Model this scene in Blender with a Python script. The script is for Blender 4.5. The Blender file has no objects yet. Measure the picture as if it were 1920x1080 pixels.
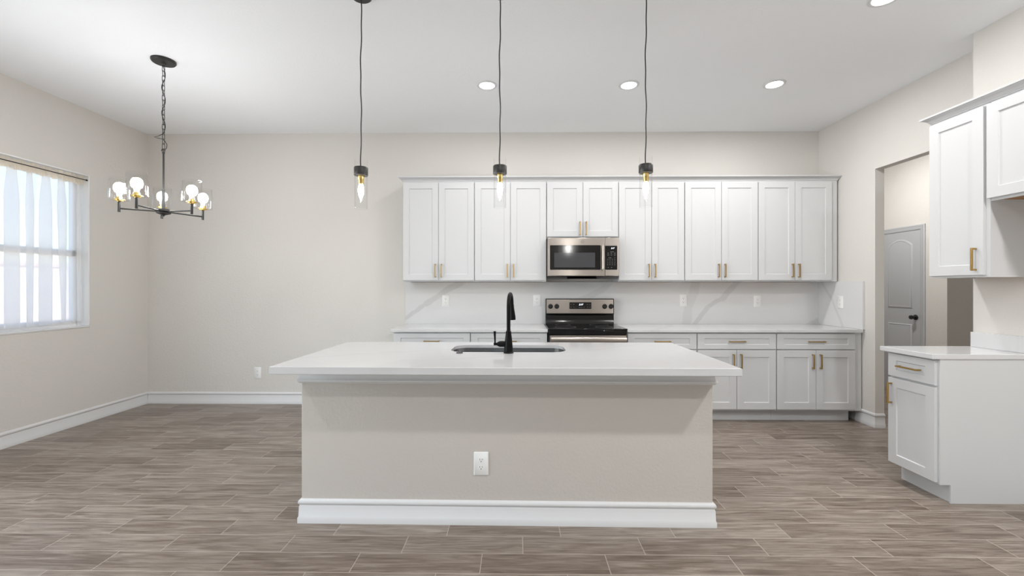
import bpy, bmesh, math, random
from mathutils import Vector, Matrix

random.seed(7)
S = bpy.context.scene
COL = S.collection
PI = math.pi

# ------------------------------------------------------------------ camera
FPX = 804.5
cd = bpy.data.cameras.new('camera')
cam = bpy.data.objects.new('camera', cd)
COL.objects.link(cam)
cd.sensor_fit = 'HORIZONTAL'
cd.sensor_width = 36.0
cd.lens = FPX * 36.0 / 1920.0
cd.shift_y = -0.55 / 1920.0
cd.clip_start = 0.05
cam.location = (0.0, 0.0, 1.3204)
cam.rotation_euler = (PI / 2, 0.0, 0.01215)
S.camera = cam

# ------------------------------------------------------------------ view, world, sun, added fill light
S.view_settings.view_transform = 'Standard'
S.view_settings.look = 'None'
S.view_settings.gamma = 1.0
S.view_settings.use_curve_mapping = False
S.view_settings.exposure = 0.20
S.cycles.use_denoising = True
S.cycles.max_bounces = 10
S.cycles.diffuse_bounces = 6
S.cycles.glossy_bounces = 4
S.cycles.transparent_max_bounces = 16
S.cycles.caustics_refractive = False
S.cycles.caustics_reflective = False
S.cycles.sample_clamp_indirect = 4.0

w = bpy.data.worlds.new('sky')
S.world = w
w.use_nodes = True
wn = w.node_tree
bg = wn.nodes['Background']
sky = wn.nodes.new('ShaderNodeTexSky')
sky.sky_type = 'NISHITA'
sky.sun_disc = False
sky.sun_elevation = math.radians(42)
sky.sun_rotation = math.radians(60)
sky.air_density = 1.0
sky.dust_density = 1.5
wn.links.new(sky.outputs[0], bg.inputs[0])
bg.inputs[1].default_value = 0.44

def add_light(name, kind, loc, energy, rot=(0, 0, 0), size=None, size_y=None, color=(1, 1, 1), radius=None, spread=None):
    d = bpy.data.lights.new(name, kind)
    d.energy = energy
    d.color = color
    if kind == 'AREA':
        if size_y:
            d.shape = 'RECTANGLE'; d.size = size; d.size_y = size_y
        else:
            d.shape = 'DISK'; d.size = size
        if spread: d.spread = spread
    if kind == 'POINT': d.shadow_soft_size = radius
    o = bpy.data.objects.new(name, d)
    o.location = loc
    o.rotation_euler = rot
    COL.objects.link(o)
    return o

sun = add_light('sun', 'SUN', (20, -10, 30), 2.6, (math.radians(48), 0, math.radians(62)), color=(1.0, 0.95, 0.87))
sun.data.angle = math.radians(0.6)
# added area lights standing in for daylight, at an unseen door and rear window
add_light('added_fill_left', 'AREA', (-4.33, 0.80, 1.15), 88, (0, -PI / 2, 0), 2.0, 2.3, (0.97, 0.985, 1.0))
add_light('added_fill_rear', 'AREA', (-1.6, -4.32, 1.6), 5, (PI / 2 + math.radians(28), 0, 0), 3.4, 1.6, (0.98, 0.99, 1.0))

# ------------------------------------------------------------------ key dimensions (metres)
D = 4.8514      # back wall
XL = -4.2247    # left wall
XR = 3.379      # right wall (far part)
XN = 3.152      # right wall (near part, stands further in)
YN = 3.005      # end of the near part
CH = 3.0746     # ceiling
YB = -4.2       # wall behind the camera

# ------------------------------------------------------------------ materials
def new_mat(name):
    m = bpy.data.materials.new(name)
    m.use_nodes = True
    nt = m.node_tree
    return m, nt, nt.nodes['Principled BSDF']

def N(nt, t, **kw):
    n = nt.nodes.new(t)
    for k, v in kw.items(): setattr(n, k, v)
    return n

def lk(nt, a, b): nt.links.new(a, b)

def mth(nt, op, a, b=None, c=None, clamp=False):
    n = nt.nodes.new('ShaderNodeMath'); n.operation = op; n.use_clamp = clamp
    for i, v in enumerate((a, b, c)):
        if v is None: continue
        if isinstance(v, (int, float)): n.inputs[i].default_value = v
        else: nt.links.new(v, n.inputs[i])
    return n.outputs[0]

def rgb(c): return (c[0], c[1], c[2], 1.0)

def plain(name, col, rough=0.5, metal=0.0, spec=0.5, bump=None, coat=0.0, aniso=None, var=0.0):
    m, nt, p = new_mat(name)
    p.inputs['Base Color'].default_value = rgb(col)
    p.inputs['Roughness'].default_value = rough
    p.inputs['Metallic'].default_value = metal
    p.inputs['Specular IOR Level'].default_value = spec
    p.inputs['Coat Weight'].default_value = coat
    g = N(nt, 'ShaderNodeNewGeometry')
    if bump:
        sc, st, dist = bump
        t = N(nt, 'ShaderNodeTexNoise')
        t.inputs['Scale'].default_value = sc
        t.inputs['Detail'].default_value = 3
        lk(nt, g.outputs['Position'], t.inputs['Vector'])
        b = N(nt, 'ShaderNodeBump')
        b.inputs['Strength'].default_value = st
        b.inputs['Distance'].default_value = dist
        lk(nt, t.outputs['Fac'], b.inputs['Height'])
        lk(nt, b.outputs[0], p.inputs['Normal'])
    if var:
        t2 = N(nt, 'ShaderNodeTexNoise')
        t2.inputs['Scale'].default_value = 1.7
        lk(nt, g.outputs['Position'], t2.inputs['Vector'])
        mx = N(nt, 'ShaderNodeMix', data_type='RGBA')
        mx.inputs['A'].default_value = rgb([c * (1 - var) for c in col])
        mx.inputs['B'].default_value = rgb([min(1, c * (1 + var)) for c in col])
        lk(nt, t2.outputs['Fac'], mx.inputs['Factor'])
        lk(nt, mx.outputs['Result'], p.inputs['Base Color'])
    if aniso:
        p.inputs['Anisotropic'].default_value = aniso
        p.inputs['Anisotropic Rotation'].default_value = 0.25
        tg = N(nt, 'ShaderNodeTangent', direction_type='RADIAL', axis='Z')
        lk(nt, tg.outputs[0], p.inputs['Tangent'])
    return m

def emit(name, col, strength):
    m, nt, p = new_mat(name)
    p.inputs['Base Color'].default_value = rgb(col)
    p.inputs['Emission Color'].default_value = rgb(col)
    p.inputs['Emission Strength'].default_value = strength
    return m

def thin_glass(name, tint=(0.97, 0.98, 0.98), edge=0.55, base=0.05, power=3.0, rough=0.03):
    m, nt, p = new_mat(name)
    nt.nodes.remove(p)
    out = nt.nodes['Material Output']
    tr = N(nt, 'ShaderNodeBsdfTransparent'); tr.inputs[0].default_value = rgb(tint)
    gl = N(nt, 'ShaderNodeBsdfGlossy'); gl.inputs['Roughness'].default_value = rough
    lw = N(nt, 'ShaderNodeLayerWeight'); lw.inputs['Blend'].default_value = 0.5
    f = mth(nt, 'ADD', mth(nt, 'MULTIPLY', mth(nt, 'POWER', lw.outputs['Facing'], power), edge), base, clamp=True)
    mx = N(nt, 'ShaderNodeMixShader')
    lk(nt, f, mx.inputs[0]); lk(nt, tr.outputs[0], mx.inputs[1]); lk(nt, gl.outputs[0], mx.inputs[2])
    lk(nt, mx.outputs[0], out.inputs[0])
    return m

M = {}
M['wall'] = plain('painted_wall', (0.69, 0.665, 0.63), 0.85, spec=0.2, bump=(55, 0.35, 0.006), var=0.02)
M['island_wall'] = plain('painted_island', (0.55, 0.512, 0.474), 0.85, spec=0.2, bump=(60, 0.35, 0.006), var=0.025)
M['ceiling'] = plain('ceiling_paint', (0.89, 0.905, 0.92), 0.9, spec=0.15, bump=(75, 0.3, 0.005))
M['trim'] = plain('white_trim', (0.70, 0.702, 0.705), 0.4, spec=0.4)
M['cab'] = plain('white_cabinet', (0.62, 0.623, 0.63), 0.38, spec=0.4)
M['raw_wood'] = plain('raw_wood', (0.36, 0.19, 0.08), 0.7, bump=(40, 0.2, 0.003), var=0.3)
M['brass'] = plain('brushed_brass', (0.50, 0.33, 0.12), 0.34, 1.0)
M['gold'] = plain('polished_brass', (0.83, 0.60, 0.22), 0.25, 1.0)
M['black_metal'] = plain('black_metal', (0.018, 0.017, 0.016), 0.42, 0.0, 0.5)
M['faucet'] = plain('oil_black', (0.004, 0.0038, 0.0036), 0.32, 0.0, 0.12)
M['steel'] = plain('stainless', (0.50, 0.455, 0.415), 0.30, 1.0, aniso=0.8)
M['sink_steel'] = plain('sink_steel', (0.56, 0.56, 0.56), 0.22, 1.0)
M['black_gloss'] = plain('black_enamel', (0.006, 0.006, 0.006), 0.12, 0.0, 0.5)
M['cooktop'] = plain('cooktop_glass', (0.005, 0.005, 0.005), 0.05, 0.0, 0.5)
M['mesh_glass'] = plain('oven_window', (0.055, 0.055, 0.06), 0.10, 0.0, 0.5)
M['black_plastic'] = plain('black_plastic', (0.012, 0.012, 0.012), 0.35)
M['legend'] = plain('grey_legend', (0.10, 0.10, 0.10), 0.5)
M['logo'] = plain('logo_grey', (0.22, 0.21, 0.20), 0.35, 0.8)
M['digit'] = emit('display_glow', (0.85, 0.92, 1.0), 2.2)
M['plate'] = plain('white_plastic', (0.84, 0.84, 0.83), 0.35)
M['slot'] = plain('dark_slot', (0.05, 0.048, 0.045), 0.6)
M['door'] = plain('painted_door', (0.46, 0.47, 0.485), 0.45)
M['vinyl'] = plain('white_vinyl', (0.85, 0.85, 0.85), 0.4)
M['glass'] = thin_glass('pane_glass', (0.96, 0.98, 0.98), 0.5, 0.03, 4.0)
M['shade'] = thin_glass('clear_shade', (0.985, 0.985, 0.985), 0.85, 0.002, 4.5, 0.03)
M['bulb'] = emit('frosted_bulb', (1.0, 0.995, 0.985), 72.0)
M['filament_bulb'] = emit('candle_bulb', (1.0, 0.98, 0.95), 210.0)
M['bulb_neck'] = plain('bulb_base', (0.9, 0.88, 0.84), 0.4)
M['can'] = emit('downlight_lens', (1.0, 0.98, 0.95), 12.0)
M['fence'] = plain('wall_coping', (0.62, 0.46, 0.38), 0.8, var=0.08)
M['yard'] = plain('pale_gravel', (0.66, 0.62, 0.55), 0.9, bump=(30, 0.4, 0.01), var=0.08)
M['stucco'] = plain('pale_stucco', (0.72, 0.58, 0.50), 0.9, bump=(50, 0.3, 0.005))

def make_sheer():
    m, nt, p = new_mat('sheer_voile')
    nt.nodes.remove(p)
    out = nt.nodes['Material Output']
    tr = N(nt, 'ShaderNodeBsdfTransparent'); tr.inputs[0].default_value = (1, 1, 1, 1)
    tl = N(nt, 'ShaderNodeBsdfTranslucent'); tl.inputs[0].default_value = (0.95, 0.94, 0.925, 1)
    df = N(nt, 'ShaderNodeBsdfDiffuse'); df.inputs[0].default_value = (0.95, 0.94, 0.925, 1)
    m1 = N(nt, 'ShaderNodeMixShader'); m1.inputs[0].default_value = 0.25
    lk(nt, tl.outputs[0], m1.inputs[1]); lk(nt, df.outputs[0], m1.inputs[2])
    lw = N(nt, 'ShaderNodeLayerWeight'); lw.inputs['Blend'].default_value = 0.5
    f = mth(nt, 'ADD', mth(nt, 'MULTIPLY', mth(nt, 'POWER', lw.outputs['Facing'], 1.3), 0.50), 0.56, clamp=True)
    mx = N(nt, 'ShaderNodeMixShader')
    lk(nt, f, mx.inputs[0]); lk(nt, tr.outputs[0], mx.inputs[1]); lk(nt, m1.outputs[0], mx.inputs[2])
    lk(nt, mx.outputs[0], out.inputs[0])
    return m
M['sheer'] = make_sheer()

def make_hem():
    m, nt, p = new_mat('sheer_gathered')
    nt.nodes.remove(p)
    out = nt.nodes['Material Output']
    tr = N(nt, 'ShaderNodeBsdfTransparent')
    tl = N(nt, 'ShaderNodeBsdfTranslucent'); tl.inputs[0].default_value = (0.88, 0.81, 0.70, 1)
    df = N(nt, 'ShaderNodeBsdfDiffuse'); df.inputs[0].default_value = (0.88, 0.81, 0.70, 1)
    m1 = N(nt, 'ShaderNodeMixShader'); m1.inputs[0].default_value = 0.5
    lk(nt, tl.outputs[0], m1.inputs[1]); lk(nt, df.outputs[0], m1.inputs[2])
    mx = N(nt, 'ShaderNodeMixShader'); mx.inputs[0].default_value = 0.92
    lk(nt, tr.outputs[0], mx.inputs[1]); lk(nt, m1.outputs[0], mx.inputs[2])
    lk(nt, mx.outputs[0], out.inputs[0])
    return m
M['hem'] = make_hem()

def make_quartz(name, segs, axes, base=(0.70, 0.70, 0.705), rough=0.12, cloud=0.3, wob=0.05):
    """white quartz with grey veins that follow the given polylines (world metres)"""
    m, nt, p = new_mat(name)
    p.inputs['Roughness'].default_value = rough
    p.inputs['Specular IOR Level'].default_value = 0.45
    g = N(nt, 'ShaderNodeNewGeometry')
    sp = N(nt, 'ShaderNodeSeparateXYZ'); lk(nt, g.outputs['Position'], sp.inputs[0])
    cb = N(nt, 'ShaderNodeCombineXYZ')
    lk(nt, sp.outputs[axes[0]], cb.inputs[0]); lk(nt, sp.outputs[axes[1]], cb.inputs[1])
    nz = N(nt, 'ShaderNodeTexNoise'); nz.inputs['Scale'].default_value = 6.0; nz.inputs['Detail'].default_value = 5
    lk(nt, cb.outputs[0], nz.inputs['Vector'])
    sub = N(nt, 'ShaderNodeVectorMath', operation='SUBTRACT'); sub.inputs[1].default_value = (0.5, 0.5, 0.5)
    lk(nt, nz.outputs['Color'], sub.inputs[0])
    scl = N(nt, 'ShaderNodeVectorMath', operation='SCALE'); scl.inputs['Scale'].default_value = wob
    lk(nt, sub.outputs[0], scl.inputs[0])
    add = N(nt, 'ShaderNodeVectorMath', operation='ADD')
    lk(nt, cb.outputs[0], add.inputs[0]); lk(nt, scl.outputs[0], add.inputs[1])
    flat = N(nt, 'ShaderNodeVectorMath', operation='MULTIPLY'); flat.inputs[1].default_value = (1, 1, 0)
    lk(nt, add.outputs[0], flat.inputs[0])
    P = flat.outputs[0]
    tot = None
    for (A, B, wd, st) in segs:
        ba = (B[0] - A[0], B[1] - A[1]); l2 = ba[0] ** 2 + ba[1] ** 2
        pa = N(nt, 'ShaderNodeVectorMath', operation='SUBTRACT'); lk(nt, P, pa.inputs[0]); pa.inputs[1].default_value = (A[0], A[1], 0)
        dt = N(nt, 'ShaderNodeVectorMath', operation='DOT_PRODUCT'); lk(nt, pa.outputs[0], dt.inputs[0]); dt.inputs[1].default_value = (ba[0] / l2, ba[1] / l2, 0)
        h = mth(nt, 'MAXIMUM', mth(nt, 'MINIMUM', dt.outputs['Value'], 1.0), 0.0)
        sb = N(nt, 'ShaderNodeVectorMath', operation='SCALE'); sb.inputs[0].default_value = (ba[0], ba[1], 0); lk(nt, h, sb.inputs['Scale'])
        ds = N(nt, 'ShaderNodeVectorMath', operation='DISTANCE'); lk(nt, pa.outputs[0], ds.inputs[0]); lk(nt, sb.outputs[0], ds.inputs[1])
        mr = N(nt, 'ShaderNodeMapRange', interpolation_type='SMOOTHSTEP')
        mr.inputs['From Min'].default_value = wd * 0.75; mr.inputs['From Max'].default_value = wd * 1.15
        mr.inputs['To Min'].default_value = st; mr.inputs['To Max'].default_value = 0.0
        lk(nt, ds.outputs['Value'], mr.inputs['Value'])
        tot = mr.outputs[0] if tot is None else mth(nt, 'MAXIMUM', tot, mr.outputs[0])
    # faint diffuse streaks everywhere
    mp = N(nt, 'ShaderNodeMapping'); mp.inputs['Rotation'].default_value = (0, 0, 0.35); mp.inputs['Scale'].default_value = (0.8, 3.5, 1)
    lk(nt, P, mp.inputs['Vector'])
    n2 = N(nt, 'ShaderNodeTexNoise'); n2.inputs['Scale'].default_value = 1.6; n2.inputs['Detail'].default_value = 6; n2.inputs['Distortion'].default_value = 0.6
    lk(nt, mp.outputs[0], n2.inputs['Vector'])
    r = mth(nt, 'ABSOLUTE', mth(nt, 'SUBTRACT', n2.outputs['Fac'], 0.5))
    faint = mth(nt, 'MULTIPLY', mth(nt, 'SUBTRACT', 1.0, mth(nt, 'MULTIPLY', r, 22.0), clamp=True), cloud)
    tot = faint if tot is None else mth(nt, 'MAXIMUM', tot, faint)
    mx = N(nt, 'ShaderNodeMix', data_type='RGBA')
    mx.inputs['A'].default_value = rgb(base); mx.inputs['B'].default_value = (0.48, 0.475, 0.47, 1)
    lk(nt, tot, mx.inputs['Factor'])
    lk(nt, mx.outputs['Result'], p.inputs['Base Color'])
    return m

def poly(pts, wd, st): return [(pts[i], pts[i + 1], wd, st) for i in range(len(pts) - 1)]

M['splash'] = make_quartz('quartz_backsplash',
    poly([(-1.30, 0.94), (-1.173, 1.04), (-1.022, 1.136)], 0.022, 0.42) + poly([(-1.022, 1.136), (-0.871, 1.245), (-0.751, 1.317), (-0.60, 1.40)], 0.034, 0.42)
    + poly([(2.02, 1.42), (1.943, 1.198), (1.886, 0.88)], 0.055, 0.27)
    + poly([(1.965, 0.88), (2.062, 1.019), (2.151, 1.121), (2.300, 1.193)], 0.026, 0.40) + poly([(2.300, 1.193), (2.359, 1.27), (2.47, 1.40)], 0.034, 0.40)
    + poly([(0.70, 1.17), (0.96, 1.30), (1.12, 1.45)], 0.035, 0.30) + poly([(3.2, 0.88), (3.40, 0.99)], 0.03, 0.35), (0, 2), cloud=0.04)
M['return'] = make_quartz('quartz_return', poly([(4.80, 1.40), (4.651, 1.233), (4.544, 1.067), (4.45, 0.88)], 0.016, 0.30), (1, 2), cloud=0.03)
M['island_top'] = make_quartz('quartz_island',
    poly([(-1.35, 2.42), (-0.95, 2.62), (-0.45, 2.83), (-0.2, 3.15)], 0.014, 0.22) + poly([(-0.45, 2.42), (0.05, 2.60), (0.55, 2.84), (0.95, 3.15)], 0.016, 0.20)
    + poly([(0.1, 2.15), (0.62, 2.42), (1.2, 2.62)], 0.010, 0.12) + poly([(-0.72, 2.10), (-0.60, 2.35)], 0.08, 0.16), (0, 1), rough=0.08, cloud=0.07, base=(0.585, 0.585, 0.59))
M['counter'] = make_quartz('quartz_counter', base=(0.64, 0.64, 0.645), segs= poly([(-0.3, 4.15), (-0.1, 4.5), (-0.05, 4.9)], 0.05, 0.18) + poly([(1.3, 4.15), (1.6, 4.5), (1.7, 4.9)], 0.04, 0.22)
    + poly([(2.3, 4.9), (2.5, 4.5), (2.56, 4.15)], 0.03, 0.25), axes=(0, 1), rough=0.10, cloud=0.05)

def make_floor():
    m, nt, p = new_mat('wood_look_tile')
    PW, PL, Y0, X0 = 0.1485, 0.6065, 2.128, -0.578
    g = N(nt, 'ShaderNodeNewGeometry')
    sp = N(nt, 'ShaderNodeSeparateXYZ'); lk(nt, g.outputs['Position'], sp.inputs[0])
    yy = mth(nt, 'DIVIDE', mth(nt, 'SUBTRACT', sp.outputs[1], Y0), PW)
    row = mth(nt, 'FLOOR', yy)
    fy = mth(nt, 'SUBTRACT', yy, row)
    xx = mth(nt, 'DIVIDE', mth(nt, 'SUBTRACT', mth(nt, 'SUBTRACT', sp.outputs[0], X0), mth(nt, 'MULTIPLY', row, PL / 3.0)), PL)
    colm = mth(nt, 'FLOOR', xx)
    fx = mth(nt, 'SUBTRACT', xx, colm)
    # grout
    dx = mth(nt, 'MULTIPLY', mth(nt, 'MINIMUM', fx, mth(nt, 'SUBTRACT', 1.0, fx)), PL)
    dy = mth(nt, 'MULTIPLY', mth(nt, 'MINIMUM', fy, mth(nt, 'SUBTRACT', 1.0, fy)), PW)
    dd = mth(nt, 'MINIMUM', dx, dy)
    gr = N(nt, 'ShaderNodeMapRange', interpolation_type='SMOOTHSTEP')
    gr.inputs['From Min'].default_value = 0.0008; gr.inputs['From Max'].default_value = 0.0026
    gr.inputs['To Min'].default_value = 1.0; gr.inputs['To Max'].default_value = 0.0
    lk(nt, dd, gr.inputs['Value'])
    # per-plank random
    idv = N(nt, 'ShaderNodeCombineXYZ'); lk(nt, colm, idv.inputs[0]); lk(nt, row, idv.inputs[1])
    wn_ = N(nt, 'ShaderNodeTexWhiteNoise', noise_dimensions='3D'); lk(nt, idv.outputs[0], wn_.inputs['Vector'])
    off = N(nt, 'ShaderNodeVectorMath', operation='SCALE'); off.inputs['Scale'].default_value = 37.0
    lk(nt, wn_.outputs['Color'], off.inputs[0])
    pv = N(nt, 'ShaderNodeVectorMath', operation='ADD'); lk(nt, g.outputs['Position'], pv.inputs[0]); lk(nt, off.outputs[0], pv.inputs[1])
    mp = N(nt, 'ShaderNodeMapping'); mp.inputs['Scale'].default_value = (1.5, 15.0, 1.0); lk(nt, pv.outputs[0], mp.inputs['Vector'])
    n1 = N(nt, 'ShaderNodeTexNoise'); n1.inputs['Scale'].default_value = 2.2; n1.inputs['Detail'].default_value = 6; n1.inputs['Roughness'].default_value = 0.62; n1.inputs['Distortion'].default_value = 0.8
    lk(nt, mp.outputs[0], n1.inputs['Vector'])
    mp2 = N(nt, 'ShaderNodeMapping'); mp2.inputs['Scale'].default_value = (2.4, 75.0, 1.0); lk(nt, pv.outputs[0], mp2.inputs['Vector'])
    n2 = N(nt, 'ShaderNodeTexNoise'); n2.inputs['Scale'].default_value = 2.5; n2.inputs['Detail'].default_value = 4
    lk(nt, mp2.outputs[0], n2.inputs['Vector'])
    f = mth(nt, 'ADD', mth(nt, 'MULTIPLY', n1.outputs['Fac'], 0.64), mth(nt, 'MULTIPLY', n2.outputs['Fac'], 0.36))
    f = mth(nt, 'ADD', f, mth(nt, 'MULTIPLY', mth(nt, 'SUBTRACT', wn_.outputs['Value'], 0.5), 0.12))
    cr = N(nt, 'ShaderNodeValToRGB')
    e = cr.color_ramp.elements
    e[0].position = 0.30; e[0].color = (0.088, 0.064, 0.047, 1)
    e[1].position = 0.70; e[1].color = (0.385, 0.33, 0.278, 1)
    x = e.new(0.44); x.color = (0.172, 0.133, 0.104, 1)
    x = e.new(0.55); x.color = (0.25, 0.208, 0.173, 1)
    lk(nt, f, cr.inputs[0])
    mx = N(nt, 'ShaderNodeMix', data_type='RGBA'); mx.inputs['B'].default_value = (0.44, 0.385, 0.33, 1)
    lk(nt, cr.outputs[0], mx.inputs['A']); lk(nt, mth(nt, 'MULTIPLY', gr.outputs[0], 0.9), mx.inputs['Factor'])
    lk(nt, mx.outputs['Result'], p.inputs['Base Color'])
    p.inputs['Roughness'].default_value = 0.33
    p.inputs['Specular IOR Level'].default_value = 0.45
    bp = N(nt, 'ShaderNodeBump'); bp.inputs['Strength'].default_value = 0.25; bp.inputs['Distance'].default_value = 0.002
    lk(nt, mth(nt, 'SUBTRACT', mth(nt, 'MULTIPLY', n2.outputs['Fac'], 0.5), gr.outputs[0]), bp.inputs['Height'])
    lk(nt, bp.outputs[0], p.inputs['Normal'])
    return m
M['floor'] = make_floor()

# ------------------------------------------------------------------ mesh builder
BASE = {}

class MB:
    def __init__(self, tf=None):
        self.bm = bmesh.new(); self.tf = tf or (lambda x, y, z: (x, y, z)); self.mi = 0
    def v(self, p): return self.bm.verts.new(self.tf(*p))
    def f(self, vs):
        try:
            fc = self.bm.faces.new(vs); fc.material_index = self.mi; return fc
        except ValueError:
            return None
    def box(self, x0, x1, y0, y1, z0, z1):
        a = [self.v((x, y, z)) for z in (z0, z1) for y in (y0, y1) for x in (x0, x1)]
        for q in ((0, 2, 3, 1), (4, 5, 7, 6), (0, 1, 5, 4), (2, 6, 7, 3), (0, 4, 6, 2), (1, 3, 7, 5)):
            self.f([a[i] for i in q])
        return self
    def rings(self, rs, close_profile=True, cap0=True, cap1=True):
        R = [[self.v(p) for p in r] for r in rs]
        n = len(R[0]); k = n if close_profile else n - 1
        for i in range(len(R) - 1):
            for j in range(k):
                self.f([R[i][j], R[i][(j + 1) % n], R[i + 1][(j + 1) % n], R[i + 1][j]])
        if cap0: self.f(R[0][::-1])
        if cap1: self.f(R[-1])
        return self
    def lathe(self, prof, o=(0, 0, 0), n=24, axis='z', cap0=True, cap1=True):
        rs = []
        for r, h in prof:
            ring = []
            for i in range(n):
                a = 2 * PI * i / n
                c, s = r * math.cos(a), r * math.sin(a)
                if axis == 'z': q = (o[0] + c, o[1] + s, o[2] + h)
                elif axis == 'y': q = (o[0] + c, o[1] + h, o[2] + s)
                else: q = (o[0] + h, o[1] + c, o[2] + s)
                ring.append(q)
            rs.append(ring)
        return self.rings(rs, True, cap0, cap1)
    def tube(self, pts, r, n=10, cap=True):
        P = [Vector(p) for p in pts]
        rr = r if isinstance(r, (list, tuple)) else [r] * len(P)
        rs = []; up = None
        for i, p in enumerate(P):
            t = (P[min(i + 1, len(P) - 1)] - P[max(i - 1, 0)]).normalized()
            if up is None: up = Vector((0, 0, 1)) if abs(t.z) < 0.9 else Vector((1, 0, 0))
            a = t.cross(up).normalized(); b = a.cross(t).normalized(); up = b
            rs.append([tuple(p + (a * math.cos(2 * PI * k / n) + b * math.sin(2 * PI * k / n)) * rr[i]) for k in range(n)])
        return self.rings(rs, True, cap, cap)
    def ring_tube(self, pts, r, n=8):
        P = [Vector(p) for p in pts]; m = len(P); R = []
        nrm = (P[1] - P[0]).cross(P[m // 2] - P[0]).normalized()
        for i, p in enumerate(P):
            t = (P[(i + 1) % m] - P[i - 1]).normalized()
            a = t.cross(nrm).normalized()
            R.append([self.v(tuple(p + (a * math.cos(2 * PI * k / n) + nrm * math.sin(2 * PI * k / n)) * r)) for k in range(n)])
        for i in range(m):
            for k in range(n):
                self.f([R[i][k], R[i][(k + 1) % n], R[(i + 1) % m][(k + 1) % n], R[(i + 1) % m][k]])
        return self
    def sphere(self, c, r, n=18, sz=1.0):
        prof = []
        for i in range(1, n // 2):
            a = PI * i / (n // 2)
            prof.append((r * math.sin(a), -r * sz * math.cos(a)))
        return self.lathe(prof, c, n)
    def sweep(self, path, prof, side=1):
        """profile (offset, z) carried along a plan polyline with mitred corners"""
        P = [Vector((p[0], p[1])) for p in path]; rs = []
        def nr(a, b):
            d = (b - a).normalized(); return Vector((d.y, -d.x)) * side
        for i, p in enumerate(P):
            if i == 0: m = nr(P[0], P[1])
            elif i == len(P) - 1: m = nr(P[-2], P[-1])
            else:
                a, b = nr(P[i - 1], P[i]), nr(P[i], P[i + 1])
                m = (a + b) / (1.0 + a.dot(b))
            rs.append([(p.x + m.x * d, p.y + m.y * d, z) for d, z in prof])
        return self.rings(rs)
    def build(self, name, mats, parent=None, bevel=0.0, smooth=True, seg=2):
        bm = self.bm
        bmesh.ops.remove_doubles(bm, verts=bm.verts, dist=1e-6)
        bmesh.ops.recalc_face_normals(bm, faces=bm.faces)
        if parent is not None:
            b = BASE[parent.name]
            bmesh.ops.translate(bm, verts=bm.verts, vec=(-b[0], -b[1], -b[2]))
        if smooth:
            for fc in bm.faces: fc.smooth = True
            for ed in bm.edges:
                if len(ed.link_faces) == 2 and ed.calc_face_angle(0) > math.radians(38): ed.smooth = False
        me = bpy.data.meshes.new(name)
        bm.to_mesh(me); bm.free()
        for m in (mats if isinstance(mats, (list, tuple)) else [mats]): me.materials.append(m)
        o = bpy.data.objects.new(name, me)
        COL.objects.link(o)
        if parent is not None: o.parent = parent; BASE[o.name] = BASE[parent.name]
        if bevel:
            md = o.modifiers.new('edges', 'BEVEL'); md.width = bevel; md.segments = seg; md.limit_method = 'ANGLE'; md.angle_limit = math.radians(40)
            md.harden_normals = False
        return o

def tag(o, label, cat, group=None, kind=None):
    o['label'] = label; o['category'] = cat
    if group: o['group'] = group
    if kind: o['kind'] = kind
    return o

def thing(name, label, cat, base, group=None, loc=None, rot=None):
    o = bpy.data.objects.new(name, None)
    o.empty_display_size = 0.1
    COL.objects.link(o)
    BASE[o.name] = base
    o.location = loc if loc else base
    if rot: o.rotation_euler = rot
    tag(o, label, cat, group)
    return o

def struct(name, mb, mat, parent=None, **kw):
    o = mb.build(name, mat, parent, **kw)
    if parent is None: o['kind'] = 'structure'
    return o

def dup(root, loc, label, rot=None):
    r = root.copy(); COL.objects.link(r); r.location = loc; r['label'] = label
    if rot is not None: r.rotation_euler = rot
    for ch in list(root.children):
        c = ch.copy(); COL.objects.link(c); c.parent = r
        for g in list(ch.children):
            d = g.copy(); COL.objects.link(d); d.parent = c
    return r

def text_mesh(body, size, name, mat, parent, loc, facing='-y', shear=0.0):
    cu = bpy.data.curves.new('txt', 'FONT'); cu.body = body; cu.size = size
    cu.align_x = 'CENTER'; cu.align_y = 'CENTER'; cu.shear = shear; cu.extrude = 0.0004
    ob = bpy.data.objects.new('txt', cu); COL.objects.link(ob)
    dg = bpy.context.evaluated_depsgraph_get()
    me = bpy.data.meshes.new_from_object(ob.evaluated_get(dg))
    bpy.data.objects.remove(ob)
    me.transform(Matrix.Rotation(PI / 2, 4, 'X'))
    b = BASE[parent.name]
    me.transform(Matrix.Translation((loc[0] - b[0], loc[1] - b[1], loc[2] - b[2])))
    me.materials.clear(); me.materials.append(mat)
    o = bpy.data.objects.new(name, me); COL.objects.link(o); o.parent = parent
    BASE[o.name] = b
    return o

# ------------------------------------------------------------------ the setting
struct('floor', MB().box(XL - 0.15, 7.0, YB - 0.15, 7.0, -0.12, 0.0), M['floor'], smooth=False)
struct('ceiling', MB().box(XL - 0.15, 7.0, YB - 0.15, 7.0, CH, CH + 0.15), M['ceiling'], smooth=False)
struct('wall_back', MB().box(XL - 0.15, XR, D, D + 0.12, 0.0, CH), M['wall'], smooth=False)
# left wall with the curtained window and, out of frame, an added patio door opening
WY0, WY1, WZ0, WZ1 = 2.38, 4.19, 0.93, 2.43
PY0, PY1, PZ1 = -0.45, 2.05, 2.20
mb = MB()
for (y0, y1, z0, z1) in ((YB, PY0, 0, CH), (PY0, PY1, PZ1, CH), (PY1, WY0, 0, CH), (WY0, WY1, 0, WZ0), (WY0, WY1, WZ1, CH), (WY1, D, 0, CH)):
    mb.box(XL - 0.15, XL, y0, y1, z0, z1)
struct('wall_left', mb, M['wall'], smooth=False)
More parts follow.
